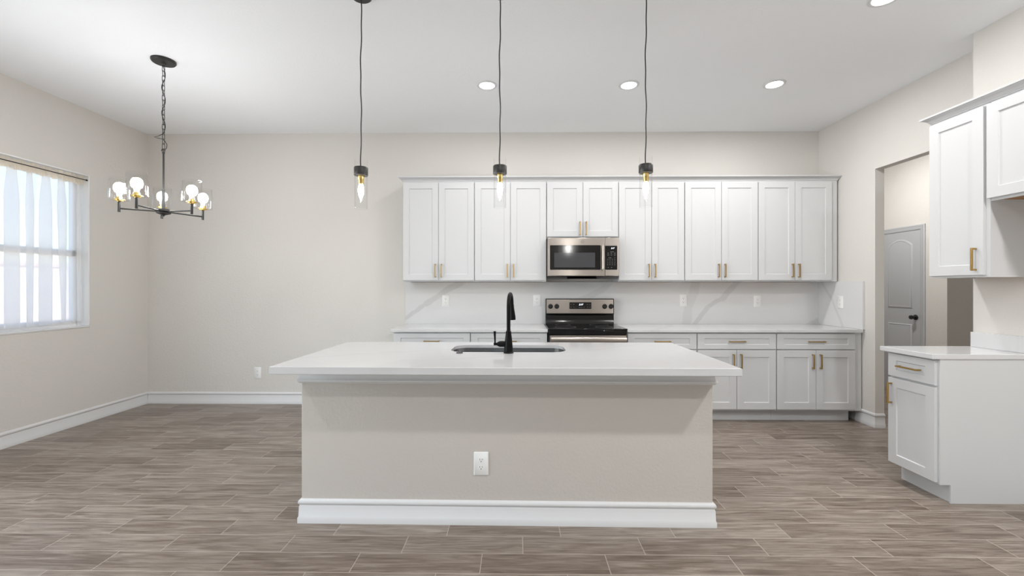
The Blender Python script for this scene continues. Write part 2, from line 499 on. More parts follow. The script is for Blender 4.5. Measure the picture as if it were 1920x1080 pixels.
# right wall: far part with the passage opening, near part standing further in
OY0, OY1, OZ = YN, 4.092, 2.442
struct('wall_right', MB().box(XR, XR + 0.085, OY1, 6.6, 0, CH).box(XR, XR + 0.085, OY0, OY1, OZ, CH), M['wall'], smooth=False)
struct('wall_right_near', MB().box(XN, XN + 0.5, YB, YN, 0, CH), M['wall'], smooth=False)
# wall behind the camera, with a wide window opening added for light
RX0, RX1, RZ0, RZ1 = -3.4, 0.2, 0.75, 2.45
mb = MB()
for (x0, x1, z0, z1) in ((XL - 0.15, RX0, 0, CH), (RX1, XN + 0.5, 0, CH), (RX0, RX1, 0, RZ0), (RX0, RX1, RZ1, CH)):
    mb.box(x0, x1, YB - 0.15, YB, z0, z1)
struct('wall_rear', mb, M['wall'], smooth=False)
# passage beyond the opening
struct('wall_passage', MB().box(4.9, 5.02, 4.95, 6.6, 0, CH), M['wall'], smooth=False)
struct('wall_passage_return', MB().box(5.02, 6.6, 4.95, 5.07, 0, CH), M['wall'], smooth=False)
struct('wall_passage_end', MB().box(XR, 5.02, 6.6, 6.72, 0, CH), M['wall'], smooth=False)
struct('wall_passage_side', MB().box(6.6, 6.72, 2.7, 5.07, 0, CH), M['wall'], smooth=False)
struct('wall_passage_front', MB().box(XN + 0.5, 6.6, 2.7, 2.82, 0, CH), M['wall'], smooth=False)

BB = [(0, 0), (0.016, 0), (0.016, 0.030), (0.012, 0.036), (0.010, 0.090), (0.007, 0.100), (0.013, 0.108), (0.015, 0.116), (0.011, 0.126), (0.004, 0.132), (0, 0.133)]
struct('baseboard_left', MB().sweep([(XL, PY1), (XL, D)], BB, 1), M['trim'])
struct('baseboard_back', MB().sweep([(XL + 0.0161, D), (-1.24, D)], BB, 1), M['trim'])
struct('baseboard_right', MB().sweep([(XR, 4.318), (XR, OY1), (XR + 0.085, OY1)], BB, 1), M['trim'])

struct('baseboard_near', MB().sweep([(XN, 2.640), (XN, YB + 0.001)], BB, 1), M['trim'])

# ---- curtained window on the left wall
win = bpy.data.objects.new('window_1', None); COL.objects.link(win)
win.location = (XL, (WY0 + WY1) / 2, WZ0); win['kind'] = 'structure'; BASE[win.name] = tuple(win.location)
fx0, fx1 = XL - 0.135, XL - 0.085
mb = MB()
mb.box(fx0, fx1, WY0, WY0 + 0.045, WZ0, WZ1); mb.box(fx0, fx1, WY1 - 0.045, WY1, WZ0, WZ1)
mb.box(fx0, fx1, WY0 + 0.045, WY1 - 0.045, WZ0, WZ0 + 0.04); mb.box(fx0, fx1, WY0 + 0.045, WY1 - 0.045, WZ1 - 0.045, WZ1)
mb.build('window_frame', M['vinyl'], win, bevel=0.003)
ym = (WY0 + WY1) / 2
for (ya, yb) in ((WY0 + 0.045, ym - 0.02), (ym + 0.02, WY1 - 0.045)):
    mb = MB()
    zm = 1.655
    for (a, b, c, d2) in ((ya, yb, zm - 0.03, zm + 0.03), (ya, ya + 0.035, WZ0 + 0.04, WZ1 - 0.045), (yb - 0.035, yb, WZ0 + 0.04, WZ1 - 0.045),
                          (ya + 0.035, yb - 0.035, WZ0 + 0.04, WZ0 + 0.085), (ya + 0.035, yb - 0.035, WZ1 - 0.085, WZ1 - 0.045)):
        mb.box(fx0 + 0.01, fx1 - 0.008, a, b, c, d2)
    mb.build('window_sash', M['vinyl'], win, bevel=0.002)
    MB().box(fx0 + 0.022, fx0 + 0.026, ya + 0.03, yb - 0.03, WZ0 + 0.08, WZ1 - 0.08).build('window_glass', M['glass'], win)
MB().box(fx0, fx1, ym - 0.02, ym + 0.02, WZ0 + 0.04, WZ1 - 0.045).build('window_mullion', M['vinyl'], win)
struct('trim_1', MB().box(XL - 0.135, XL + 0.004, WY0 + 0.002, WY1 - 0.002, WZ0, WZ0 + 0.018), M['trim'], bevel=0.004)

struct('trim_2', MB().box(XL - 0.0845, XL - 0.001, WY1 - 0.012, WY1 - 0.0005, WZ0 + 0.0185, WZ1 - 0.0125).box(XL - 0.0845, XL - 0.001, WY0 + 0.0005, WY0 + 0.012, WZ0 + 0.0185, WZ1 - 0.0125).box(XL - 0.0845, XL - 0.001, WY0 + 0.0005, WY1 - 0.0005, WZ1 - 0.012, WZ1 - 0.0005), M['vinyl'])

# ---- unseen patio door and rear window, added as openings for the fill lights
pd = bpy.data.objects.new('added_patio_door', None); COL.objects.link(pd); pd.location = (XL, (PY0 + PY1) / 2, 0); pd['kind'] = 'structure'; BASE[pd.name] = tuple(pd.location)
mb = MB()
for (a, b, c, d2) in ((PY0, PY0 + 0.06, 0, PZ1), (PY1 - 0.06, PY1, 0, PZ1), (0.75, 0.85, 0, PZ1 - 0.06), (PY0 + 0.06, PY1 - 0.06, PZ1 - 0.06, PZ1)):
    mb.box(XL - 0.07, XL - 0.02, a, b, c, d2)
mb.build('door_frame', M['vinyl'], pd)
for (a, b) in ((PY0 + 0.06, 0.75), (0.85, PY1 - 0.06)):
    MB().box(XL - 0.047, XL - 0.043, a, b, 0.0, PZ1 - 0.06).build('door_glass', M['glass'], pd)
rw = bpy.data.objects.new('added_rear_window', None); COL.objects.link(rw); rw.location = ((RX0 + RX1) / 2, YB, RZ0); rw['kind'] = 'structure'; BASE[rw.name] = tuple(rw.location)
mb = MB()
for (a, b, c, d2) in ((RX0, RX0 + 0.05, RZ0, RZ1), (RX1 - 0.05, RX1, RZ0, RZ1), (-1.64, -1.56, RZ0 + 0.05, RZ1 - 0.05), (RX0 + 0.05, RX1 - 0.05, RZ0, RZ0 + 0.05), (RX0 + 0.05, RX1 - 0.05, RZ1 - 0.05, RZ1)):
    mb.box(a, b, YB - 0.07, YB - 0.02, c, d2)
mb.build('window_frame', M['vinyl'], rw)
for (a, b) in ((RX0 + 0.05, -1.64), (-1.56, RX1 - 0.05)):
    MB().box(a, b, YB - 0.047, YB - 0.043, RZ0 + 0.05, RZ1 - 0.05).build('window_glass', M['glass'], rw)

# ---- outside, seen through the sheer curtain
o = struct('ground', MB().box(-40, XL - 0.16, -30, 30, -0.3, -0.14), M['yard'], smooth=False)
fr = thing('garden_wall', 'low sunlit pinkish stucco wall outside behind the sheer curtained window', 'garden wall', (-9.0, 8.0, -0.14))
MB().box(-9.2, -9.0, 0.0, 24.0, -0.14, 1.72).build('wall_body', M['stucco'], fr)
MB().box(-9.23, -8.97, 0.0, 24.0, 1.7202, 1.80).build('coping', M['fence'], fr)

# ------------------------------------------------------------------ joinery
def shaker(mb, u0, u1, z0, z1, f0, t=0.019, stile=0.063, rail=None, rec=0.008):
    """recessed-panel front in (u, out, z) coordinates; f0 = back face distance"""
    rail = rail or stile
    f1 = f0 + t; e = 0.004; c = 0.0015
    def ring(a, b, d, f): return [(a[0], f, b[0]), (a[1], f, b[0]), (a[1], f, b[1]), (a[0], f, b[1])]
    U, Z = (u0, u1), (z0, z1)
    def ins(k, kz): return (u0 + k, u1 - k), (z0 + kz, z1 - kz)
    rs = [ring(U, Z, 0, f0), ring(U, Z, 0, f1 - c)]
    a, b = ins(c, c); rs.append(ring(a, b, 0, f1))
    a, b = ins(stile, rail); rs.append(ring(a, b, 0, f1))
    a, b = ins(stile + e, rail + e); rs.append(ring(a, b, 0, f1 - rec))
    mb.rings(rs)
    return mb

def pull(u, z, f, length, vertical, tf, parent, name='handle'):
    mb = MB(tf); h = length / 2; s = 0.0052; out = 0.032
    if vertical:
        mb.box(u - s, u + s, f + out - 2 * s, f + out, z - h, z + h)
        for q in (z - h + 0.006, z + h - 0.006): mb.box(u - s, u + s, f, f + out - 2 * s, q - s, q + s)
    else:
        mb.box(u - h, u + h, f + out - 2 * s, f + out, z - s, z + s)
        for q in (u - h + 0.006, u + h - 0.006): mb.box(q - s, q + s, f, f + out - 2 * s, z - s, z + s)
    o = mb.build(name, M['brass'], parent, bevel=0.001)
    o['label'] = 'brushed brass bar handle'
    return o

def tf_back(yface):           # fronts look towards the camera
    return lambda u, f, z: (u, yface - f, z)
def tf_right(xface):          # fronts look towards the left wall
    return lambda u, f, z: (xface - f, u, z)

TK = 0.019
def upper_cabinet(label, tf, basept, u0, u1, z0, z1, depth, doors, group, floor_wood=True, zd0=None, door_top=None, hz=None, side_drop=0.0):
    t = thing('wall_cabinet', label, 'wall cabinet', basept, group)
    g = 0.0006
    mb = MB(tf)
    mb.box(u0 + g, u1 - g, -depth, 0.0, z0 + 0.012, z1)
    mb.box(u0 + g, u0 + 0.018, -depth, 0.0, z0, z0 + 0.0119); mb.box(u1 - 0.018, u1 - g, -depth, 0.0, z0, z0 + 0.0119)
    mb.box(u0 + 0.0181, u1 - 0.0181, -0.02, 0.0, z0, z0 + 0.0119)
    mb.build('carcass', M['cab'], t, bevel=0.0006, seg=1)
    b = MB(tf).box(u0 + 0.0185, u1 - 0.0185, -depth + 0.002, -0.0205, z0 + 0.006, z0 + 0.0118).build('underside_panel', M['raw_wood'], t)
    b['label'] = 'unfinished brown wood underside'
    for (a, c, hu) in doors:
        d = shaker(MB(tf), a, c, zd0, door_top, 0.0008).build('door', M['cab'], t)
        if hu is not None: pull(hu, hz, 0.0008 + TK, 0.142, True, tf, d)
    return t

YU = D - 0.306                       # face of upper carcasses
UZ0, UZ1 = 1.385, 2.445
bx = [-1.212, -0.452, 0.310, 1.067, 1.759, 2.526, 3.296]
mids = [-0.833, -0.072, 0.692, 1.413, 2.143, 2.909]
ulab = ['tall white double-door wall cabinet at the left end of the back row',
        'tall white double-door wall cabinet just left of the microwave',
        'short white double-door wall cabinet directly above the microwave',
        'tall white double-door wall cabinet just right of the microwave',
        'tall white double-door wall cabinet second from the right end of the back row',
        'tall white double-door wall cabinet at the right end of the back row, beside filler strip']
for i in range(6):
    a, c, m = bx[i], bx[i + 1], mids[i]
    z0 = UZ0 if i != 2 else 1.843
    zd = 1.399 if i != 2 else 1.857
    hz = 1.4995 if i != 2 else 1.944
    upper_cabinet(ulab[i], tf_back(YU), ((a + c) / 2, YU, z0), a, c, z0, UZ1, 0.302, [(a + 0.004, m - 0.002, m - 0.033), (m + 0.002, c - 0.005, m + 0.033)],
                  'white wall cabinets in the back row', zd0=zd, door_top=2.431, hz=hz)
tag(MB().box(3.2966, 3.357, YU, YU + 0.02, UZ0, UZ1).box(3.339, 3.357, YU + 0.0205, D - 0.004, UZ0, UZ1).build('cabinet_filler', M['cab'], bevel=0.0008),
    'narrow white filler strip closing the right end of the back wall cabinets', 'filler strip')
CROWN = [(0, 2.4455), (0.004, 2.4455), (0.005, 2.453), (0.010, 2.456), (0.013, 2.464), (0.022, 2.473), (0.034, 2.478), (0.037, 2.482), (0.044, 2.483), (0.045, 2.494), (0, 2.494)]
tag(MB().sweep([(-1.212, D - 0.003), (-1.212, YU), (3.357, YU), (3.357, D - 0.003)], CROWN, 1).box(-1.20, 3.345, YU + 0.012, D - 0.003, 2.47, 2.4935).build('crown_molding', M['cab']),
    'white crown molding running along the top of the back wall cabinets', 'crown molding', kind='thing')

# ---- base cabinets on the back wall
YBF = D - 0.61
def base_cabinet(label, tf, basept, u0, u1, depth, drawer, doors, dz=(0.719, 0.870), oz=(0.130, 0.709), stile=0.067, toe=True, group=None, hz=0.601, right_side=None):
    t = thing('base_cabinet', label, 'base cabinet', basept, group)
    g = 0.0006
    mb = MB(tf).box(u0 + g, u1 - g, -depth, 0.0, 0.114, 0.8835)
    mb.build('carcass', M['cab'], t, bevel=0.0006, seg=1)
    MB(tf).box(u0 + g, u1 - g, -0.09, -0.075, 0.0, 0.1135).build('toe_kick', M['cab'], t)
    if drawer:
        a, c = drawer
        d = shaker(MB(tf), a, c, dz[0], dz[1], 0.0008, stile=stile, rail=0.045).build('drawer', M['cab'], t)
        pull((a + c) / 2, (dz[0] + dz[1]) / 2, 0.0008 + TK, 0.155, False, tf, d)
    for (a, c, hu) in doors:
        d = shaker(MB(tf), a, c, oz[0], oz[1], 0.0008, stile=stile).build('door', M['cab'], t)
        if hu is not None: pull(hu, hz, 0.0008 + TK, 0.142, True, tf, d)
    return t
blab = [(-1.224, -0.461, 'white base cabinet at the left end of the back counter, mostly hidden by the island'),
        (-0.461, 0.297, 'white base cabinet left of the range, partly hidden behind the black faucet'),
        (1.080, 1.761, 'white base cabinet right of the range, lower part hidden by the island'),
        (1.761, 2.533, 'white base cabinet behind the right corner of the island countertop'),
        (2.533, 3.300, 'white base cabinet at the right end of the back counter near the passage')]
for a, c, lb in blab:
    m = (a + c) / 2
    base_cabinet(lb, tf_back(YBF), (m, YBF, 0), a, c, 0.605, (a + 0.005, c - 0.004), [(a + 0.005, m - 0.002, m - 0.037), (m + 0.002, c - 0.004, m + 0.037)],
                 group='white base cabinets along the back wall')
tag(MB().box(3.3005, 3.368, YBF, YBF + 0.02, 0.114, 0.8835).build('cabinet_filler', M['cab'], bevel=0.0008),
    'narrow white filler strip between the last base cabinet and the right wall', 'filler strip')

def slab(name, label, x0, x1, y0, y1, mat, z0=0.884, z1=0.914):
    return tag(MB().box(x0, x1, y0, y1, z0, z1).build(name, mat, bevel=0.002), label, 'countertop')
slab('countertop', 'white quartz countertop on the back cabinets left of the range', -1.245, 0.300, D - 0.650, D - 0.0215, M['counter'])
slab('countertop', 'long white quartz countertop on the back cabinets right of the range', 1.076, XR - 0.0215, D - 0.650, D - 0.0215, M['counter'])
tag(MB().box(-1.264, XR - 0.001, D - 0.021, D - 0.001, 0.885, 1.3845).build('backsplash', M['splash'], bevel=0.001),
    'full height white quartz backsplash with grey veins behind the range', 'backsplash')
tag(MB().box(XR - 0.021, XR - 0.001, 4.212, D - 0.0215, 0.9145, 1.3845).build('backsplash', M['return'], bevel=0.001),
    'short white quartz side splash on the right wall at the counter end', 'backsplash')

# ---- right-hand base cabinet, top, splash, wall cabinets
XBF = 2.585
t = base_cabinet('white single-door base cabinet at right standing beside the fridge space', tf_right(XBF), (XBF + 0.28, 2.83, 0), 2.664, 3.004, 0.566,
                 (2.668, 3.000), [(2.668, 3.000, 2.972)], dz=(0.719, 0.872), oz=(0.125, 0.706), stile=0.062, hz=0.601)
mb = MB()
pts = [(XBF - 0.001, 0.114), (XBF - 0.001, 0.8835), (XN - 0.001, 0.8835), (XN - 0.001, 0.0), (2.648, 0.0), (2.648, 0.114)]
mb.rings([[(x, 2.6535, z) for x, z in pts], [(x, 2.6635, z) for x, z in pts]])
mb.build('side_panel', M['cab'], t, bevel=0.0006, seg=1)
slab('countertop', 'small white quartz countertop on the right-hand base cabinet', 2.533, XN - 0.001, 2.646, 3.028, M['counter'])
tag(MB().box(XN - 0.021, XN - 0.001, 2.646, 3.003, 0.9145, 1.016).build('backsplash', M['counter'], bevel=0.001),
    'low white quartz splash strip above the small right-hand countertop', 'backsplash')

XUF = 2.866
upper_cabinet('tall white single-door wall cabinet on the right wall above the small countertop', tf_right(XUF), (XUF + 0.14, 2.82, UZ0), 2.632, 3.004, UZ0, UZ1, 0.284,
              [(2.657, 3.000, 2.697)], None, zd0=1.399, door_top=2.431, hz=1.497)
upper_cabinet('short white wall cabinet above the fridge space, cut by the right edge', tf_right(XUF), (XUF + 0.14, 2.17, 1.845), 1.72, 2.631, 1.845, UZ1, 0.284,
              [(2.178, 2.642 - 0.004, 2.21), (1.724, 2.174, 2.142)], None, zd0=1.861, door_top=2.431, hz=1.95)
tag(MB().sweep([(XN - 0.002, 3.004), (XUF, 3.004), (XUF, 1.72)], CROWN, 1).box(XUF + 0.012, XN - 0.002, 1.72, 2.99, 2.47, 2.4935).build('crown_molding', M['cab']),
    'white crown molding along the top of the right-hand wall cabinets', 'crown molding', kind='thing')

# ------------------------------------------------------------------ range
t = thing('range', 'freestanding electric range with black cooktop and stainless controls', 'range', (0.688, 4.5, 0))
rx0, rx1 = 0.3045, 1.0715
yb_ = D - 0.0225
MB().box(rx0, rx1, 4.235, yb_, 0.02, 0.905).build('body', M['black_gloss'], t, bevel=0.003)
mb = MB(); mb.box(rx0 - 0.002, rx1 + 0.002, 4.185, yb_ - 0.085, 0.9055, 0.921)
mb.build('cooktop', M['cooktop'], t, bevel=0.004)
mb = MB()
for (cx, cy, r) in ((0.49, 4.36, 0.105), (0.88, 4.36, 0.085), (0.49, 4.62, 0.08), (0.88, 4.62, 0.1)):
    MB().lathe([(r, 0.9212), (r, 0.9215), (r - 0.003, 0.9215), (r - 0.003, 0.9212)], (cx, cy, 0), 40, cap0=False, cap1=False).build('burner_ring', M['legend'], t)
MB().box(rx0 + 0.004, rx1 - 0.004, 4.186, 4.2345, 0.862, 0.905).build('front_rail', M['black_gloss'], t, bevel=0.003)
# backguard
mb = MB()
prof = [(yb_ - 0.080, 0.9055), (yb_ - 0.062, 0.935), (yb_ - 0.060, 1.015), (yb_ - 0.075, 1.030), (yb_ - 0.075, 1.19), (yb_ - 0.062, 1.199), (yb_, 1.199), (yb_, 0.9055)]
mb.rings([[(rx0 + 0.010, y_, z_) for y_, z_ in prof], [(rx1 - 0.001, y_, z_) for y_, z_ in prof]])
mb.build('backguard', M['black_gloss'], t, bevel=0.003)
MB().box(rx0 + 0.020, rx1 - 0.010, yb_ - 0.0785, yb_ - 0.0755, 1.037, 1.1905).build('control_panel', M['steel'], t, bevel=0.001)
yf = yb_ - 0.0785
def rrect(x0, x1, z0, z1, r, n=5):
    pts = []
    for (cx, cz, a0) in ((x1 - r, z1 - r, 0), (x0 + r, z1 - r, PI / 2), (x0 + r, z0 + r, PI), (x1 - r, z0 + r, 1.5 * PI)):
        for i in range(n + 1):
            a = a0 + (PI / 2) * i / n
            pts.append((cx + r * math.cos(a), cz + r * math.sin(a)))
    return pts
def plate_y(mb, pts, y0, y1):
    return mb.rings([[(x, y0, z) for x, z in pts], [(x, y1, z) for x, z in pts]])
dsp = plate_y(MB(), rrect(0.577, 0.819, 1.085, 1.159, 0.007), yf - 0.0001, yf - 0.002).build('display', M['black_gloss'], t)
text_mesh('2:17', 0.026, 'digits', M['digit'], dsp, (0.703, yf - 0.0028, 1.134), shear=0.25)
mb = MB()
for (u, z) in ((0.594, 1.135), (0.624, 1.135), (0.594, 1.106), (0.624, 1.106), (0.688, 1.104), (0.71, 1.104), (0.738, 1.102), (0.776, 1.134), (0.801, 1.134), (0.776, 1.106), (0.801, 1.106)):
    MB().box(u - 0.006, u + 0.006, yf - 0.0024, yf - 0.0021, z - 0.0035, z + 0.0035).build('touch_key', M['legend'], dsp)
for kx in (0.368, 0.4375, 0.966, 1.036):
    k = MB().lathe([(0.027, 0), (0.027, -0.004), (0.022, -0.006), (0.021, -0.022), (0.018, -0.025)], (kx, yf - 0.0001, 1.114), 28, 'y').build('knob', M['black_plastic'], t)
    MB().box(kx - 0.0045, kx + 0.0045, yf - 0.031, yf - 0.0255, 1.095, 1.133).build('knob_grip', M['black_plastic'], k, bevel=0.002)
    MB().box(kx - 0.0012, kx + 0.0012, yf - 0.0004, yf, 1.147, 1.153).build('mark', M['legend'], k)
od = MB().box(rx0 + 0.004, rx1 - 0.004, 4.190, 4.2345, 0.215, 0.858).build('oven_door', M['black_gloss'], t, bevel=0.004)
MB().box(rx0 + 0.0145, rx1 - 0.0105, 4.187, 4.1898, 0.79, 0.855).build('door_trim', M['steel'], od)
hb = MB()
hb.rings([[(x, 4.150 - 0.012 * math.cos(a), 0.817 + 0.024 * math.sin(a)) for a in [2 * PI * k / 14 for k in range(14)]] for x in (rx0 + 0.02, rx1 - 0.015)])
for q in (rx0 + 0.05, rx1 - 0.05): hb.box(q - 0.01, q + 0.01, 4.150, 4.1868, 0.808, 0.828)
hb.build('door_handle', M['steel'], od)
MB().box(rx0 + 0.10, rx1 - 0.10, 4.1875, 4.1898, 0.36, 0.68).build('door_window', M['mesh_glass'], od)
MB().box(rx0 + 0.004, rx1 - 0.004, 4.192, 4.2345, 0.045, 0.209).build('storage_drawer', M['steel'], t, bevel=0.004)

# ------------------------------------------------------------------ microwave
t = thing('microwave', 'stainless over-the-range microwave mounted under the short cabinet', 'microwave', (0.680, 4.64, 1.417))
mx0, mx1 = 0.3125, 1.0500
mb = MB()
prof = [(4.455, 1.439), (4.455, 1.836), (D - 0.0225, 1.836), (D - 0.0225, 1.417), (4.52, 1.417)]
mb.rings([[(mx0, y_, z_) for y_, z_ in prof], [(mx1, y_, z_) for y_, z_ in prof]])
mb.build('case', M['black_plastic'], t)
MB().box(0.518, 0.831, 4.462, 4.56, 1.412, 1.4165).build('vent_grille', M['black_gloss'], t)
md = MB().box(mx0 + 0.001, 0.9035, 4.425, 4.4545, 1.441, 1.835).build('door', M['steel'], t, bevel=0.004)
plate_y(MB(), rrect(0.338, 0.858, 1.505, 1.758, 0.008), 4.4249, 4.423).build('door_glass', M['black_gloss'], md)
MB().box(0.381, 0.801, 4.4222, 4.4229, 1.529, 1.681).build('window_screen', M['mesh_glass'], md)
hb = MB().rings([[(0.864 + 0.0165 + 0.0165 * math.cos(a), 4.395 - 0.010 * math.sin(a), z) for a in [2 * PI * k / 16 for k in range(16)]] for z in (1.508, 1.754)])
hb.box(0.872, 0.889, 4.395, 4.4248, 1.515, 1.53); hb.box(0.872, 0.889, 4.395, 4.4248, 1.732, 1.747)
hb.build('door_handle', M['steel'], md)
lg = MB()
c0 = (0.672, 4.4240, 1.793)
lg.ring_tube([(c0[0] + 0.0145 * math.cos(a), c0[1], c0[2] + 0.0145 * math.sin(a)) for a in [2 * PI * k / 28 for k in range(28)]], 0.0013, 6)
lg.tube([(c0[0] - 0.008 + 0.0045 * math.cos(a), c0[1], c0[2] + 0.0055 * math.sin(a)) for a in [0.9 + 0.35 * k for k in range(14)]] + [(c0[0] - 0.006, c0[1], c0[2] - 0.008)], 0.0009, 6)
lg.tube([(c0[0] + 0.005 + 0.004 * math.cos(a), c0[1], c0[2] + 0.006 * math.sin(a)) for a in [1.0 + 0.33 * k for k in range(15)]], 0.0009, 6)
lg.tube([(c0[0] - 0.002, c0[1], c0[2] + 0.001), (c0[0] + 0.001, c0[1], c0[2] - 0.001), (c0[0] + 0.004, c0[1], c0[2] + 0.001)], 0.0009, 6)
lg.build('emblem', M['logo'], md)
cp = MB().box(0.9045, mx1 - 0.001, 4.425, 4.4545, 1.441, 1.835).build('control_panel', M['steel'], t, bevel=0.004)
plate_y(MB(), rrect(0.902 + 0.003, 1.028, 1.505, 1.752, 0.006), 4.4249, 4.423).build('touch_panel', M['black_gloss'], cp)
text_mesh('2:17', 0.019, 'digits', M['digit'], cp, (0.981, 4.4224, 1.726), shear=0.2)
mb = MB()
yk = 4.4226
for z, us, ww in ((1.690, (0.965, 0.985), 0.008), (1.676, (0.935, 0.968, 1.003), 0.008), (1.657, (0.935, 0.968, 1.003), 0.009), (1.632, (1.003,), 0.004), (1.628, (0.945, 0.960), 0.007),
                  (1.613, (0.930, 0.953, 0.977, 1.003), 0.005), (1.594, (0.930, 0.953, 0.977, 1.003), 0.005), (1.575, (0.930, 0.953, 0.977, 1.003), 0.005), (1.556, (0.930, 0.953, 0.977, 1.003), 0.005), (1.528, (0.937, 0.970), 0.006)):
    for u in us: MB().box(u - ww, u + ww, yk, yk + 0.0003, z - 0.0032, z + 0.0032).build('touch_key', M['legend'], cp)

# ------------------------------------------------------------------ island
ANG = -0.0093
PIV = (-0.07, 2.75)
def isl(x, y, z=0.0):
    c, s = math.cos(ANG), math.sin(ANG)
    return (PIV[0] + c * (x - PIV[0]) - s * (y - PIV[1]), PIV[1] + s * (x - PIV[0]) + c * (y - PIV[1]), z)
IX0, IX1, IY0, IY1 = -1.2134, 1.0846, 2.395, 3.150
t = thing('kitchen_island', 'kitchen island with greige painted front wall and white base trim', 'kitchen island', (PIV[0], PIV[1], 0), rot=(0, 0, ANG))
mb = MB()
mb.box(IX0, IX1, IY0, IY0 + 0.12, 0.0, 0.8735).box(IX0, IX0 + 0.02, IY0 + 0.1205, IY1 - 0.02, 0.0, 0.8735).box(IX1 - 0.02, IX1, IY0 + 0.1205, IY1 - 0.02, 0.0, 0.8735)
mb.build('painted_wall', M['island_wall'], t, bevel=0.004)
MB().box(IX0 + 0.021, -0.46, IY0 + 0.121, IY1 - 0.021, 0.114, 0.873).box(0.34, IX1 - 0.021, IY0 + 0.121, IY1 - 0.021, 0.114, 0.873).box(-0.4599, 0.3399, IY1 - 0.04, IY1 - 0.021, 0.114, 0.873).build('cabinet_box', M['cab'], t)
MB().box(IX0 + 0.021, IX1 - 0.021, IY1 - 0.11, IY1 - 0.095, 0, 0.1135).build('toe_kick', M['cab'], t)
w3 = (IX1 - IX0 - 0.05) / 5
for i in range(5):
    a = IX0 + 0.025 + w3 * i
    shaker(MB(lambda u, f, z: (u, IY1 - 0.0205 + f, z)), a + 0.002, a + w3 - 0.002, 0.13, 0.865, 0.0005).build('door', M['cab'], t)
PATH = [(IX0, IY1 - 0.02), (IX0, IY0), (IX1, IY0), (IX1, IY1 - 0.02)]
MB().sweep(PATH, BB, 1).build('base_molding', M['trim'], t)
CORN = [(0, 0.784), (0.009, 0.784), (0.012, 0.790), (0.020, 0.795), (0.021, 0.803), (0.012, 0.810), (0.009, 0.818), (0.009, 0.838), (0.014, 0.855), (0.016, 0.8735), (0, 0.8735)]
MB().sweep(PATH, CORN, 1).build('cornice_molding', M['trim'], t)

# countertop with sink cut-out
CX0, CX1, CY0, CY1 = -1.2728, 1.1363, 2.1807, 3.2028
SX0, SX1, SY0, SY1, SR = -0.432, 0.314, 2.705, 3.040, 0.10
def rr_ray(cx, cy, a, x0, x1, y0, y1, r):
    d = (math.cos(a), math.sin(a)); lo, hi = 0.0, 5.0
    mx_, my_ = (x0 + x1) / 2, (y0 + y1) / 2; hx, hy = (x1 - x0) / 2 - r, (y1 - y0) / 2 - r
    for _ in range(40):
        m_ = (lo + hi) / 2
        px, py = abs(cx + d[0] * m_ - mx_) - hx, abs(cy + d[1] * m_ - my_) - hy
        sd = math.hypot(max(px, 0), max(py, 0)) + min(max(px, py), 0) - r
        if sd < 0: lo = m_
        else: hi = m_
    return (cx + d[0] * lo, cy + d[1] * lo)
scx, scy = (SX0 + SX1) / 2, (SY0 + SY1) / 2
angs = [2 * PI * k / 96 for k in range(96)] + [math.atan2(y - scy, x - scx) % (2 * PI) for x in (CX0, CX1) for y in (CY0, CY1)]
hx, hy = (SX1 - SX0) / 2, (SY1 - SY0) / 2
for sx in (-1, 1):           # refine the rounded ends
    for k in range(0, 41):
        yy = -hy + 2 * hy * k / 40
        xx = hx - SR + math.sqrt(max(0, SR * SR - max(0, abs(yy) - (hy - SR)) ** 2))
        angs.append(math.atan2(yy, sx * xx) % (2 * PI))
angs = sorted(set(round(a, 6) for a in angs))
inner = [rr_ray(scx, scy, a, SX0, SX1, SY0, SY1, SR) for a in angs]
outer = [rr_ray(scx, scy, a, CX0, CX1, CY0, CY1, 1e-5) for a in angs]
mb = MB(); n = len(angs); e = 0.0025
zt, zb = 0.914, 0.874
loops = []
def inset(p, k):
    return (min(max(p[0], CX0 + k), CX1 - k), min(max(p[1], CY0 + k), CY1 - k))
zi = 0.894      # the slab is thinner than its built-up outer edge
def grow(p, k):
    d = Vector((p[0] - scx, p[1] - scy)); L_ = d.length
    return (p[0] + d.x / L_ * k, p[1] + d.y / L_ * k)
step = [grow(p, 0.06) for p in inner]
for pts, z in ((inner, zt), ([inset(p, e) for p in outer], zt), (outer, zt - e), (outer, zb + e), ([inset(p, e) for p in outer], zb), (step, zb), (step, zi), (inner, zi)):
    loops.append([mb.v((p[0], p[1], z)) for p in pts])
for L in range(len(loops)):
    A, B = loops[L], loops[(L + 1) % len(loops)]
    for k in range(n): mb.f([A[k], A[(k + 1) % n], B[(k + 1) % n], B[k]])
bmesh.ops.translate(mb.bm, verts=mb.bm.verts, vec=(-PIV[0], -PIV[1], 0))
o = mb.build('countertop', M['island_top'])
o.location = (PIV[0], PIV[1], 0); o.rotation_euler = (0, 0, ANG)
tag(o, 'large white quartz island countertop with sink cut-out and grey veins', 'countertop')

# undermount sink
mb = MB()
def off(p, k, z): 
    d = Vector((p[0] - scx, p[1] - scy)); L_ = d.length
    return (p[0] + d.x / L_ * k, p[1] + d.y / L_ * k, z)
rg = []
for k, z in ((0.02, 0.8935), (0.004, 0.8935), (0.004, 0.71), (-0.01, 0.675), (-0.045, 0.664)):
    rg.append([off(p, k, z) for p in inner])
rg2 = []
for k, z in ((-0.045, 0.661), (-0.008, 0.672), (0.007, 0.708), (0.007, 0.8905), (0.02, 0.8905)):
    rg2.append([off(p, k, z) for p in inner])
allr = rg
R = [[mb.v(p) for p in r] for r in rg + rg2]
for i in range(len(R)):
    if i == len(rg) - 1: continue
    A, B = R[i], R[(i + 1) % len(R)]
    for k in range(n): mb.f([A[k], A[(k + 1) % n], B[(k + 1) % n], B[k]])
mb.f(R[len(rg) - 1]); mb.f(R[len(rg)][::-1])
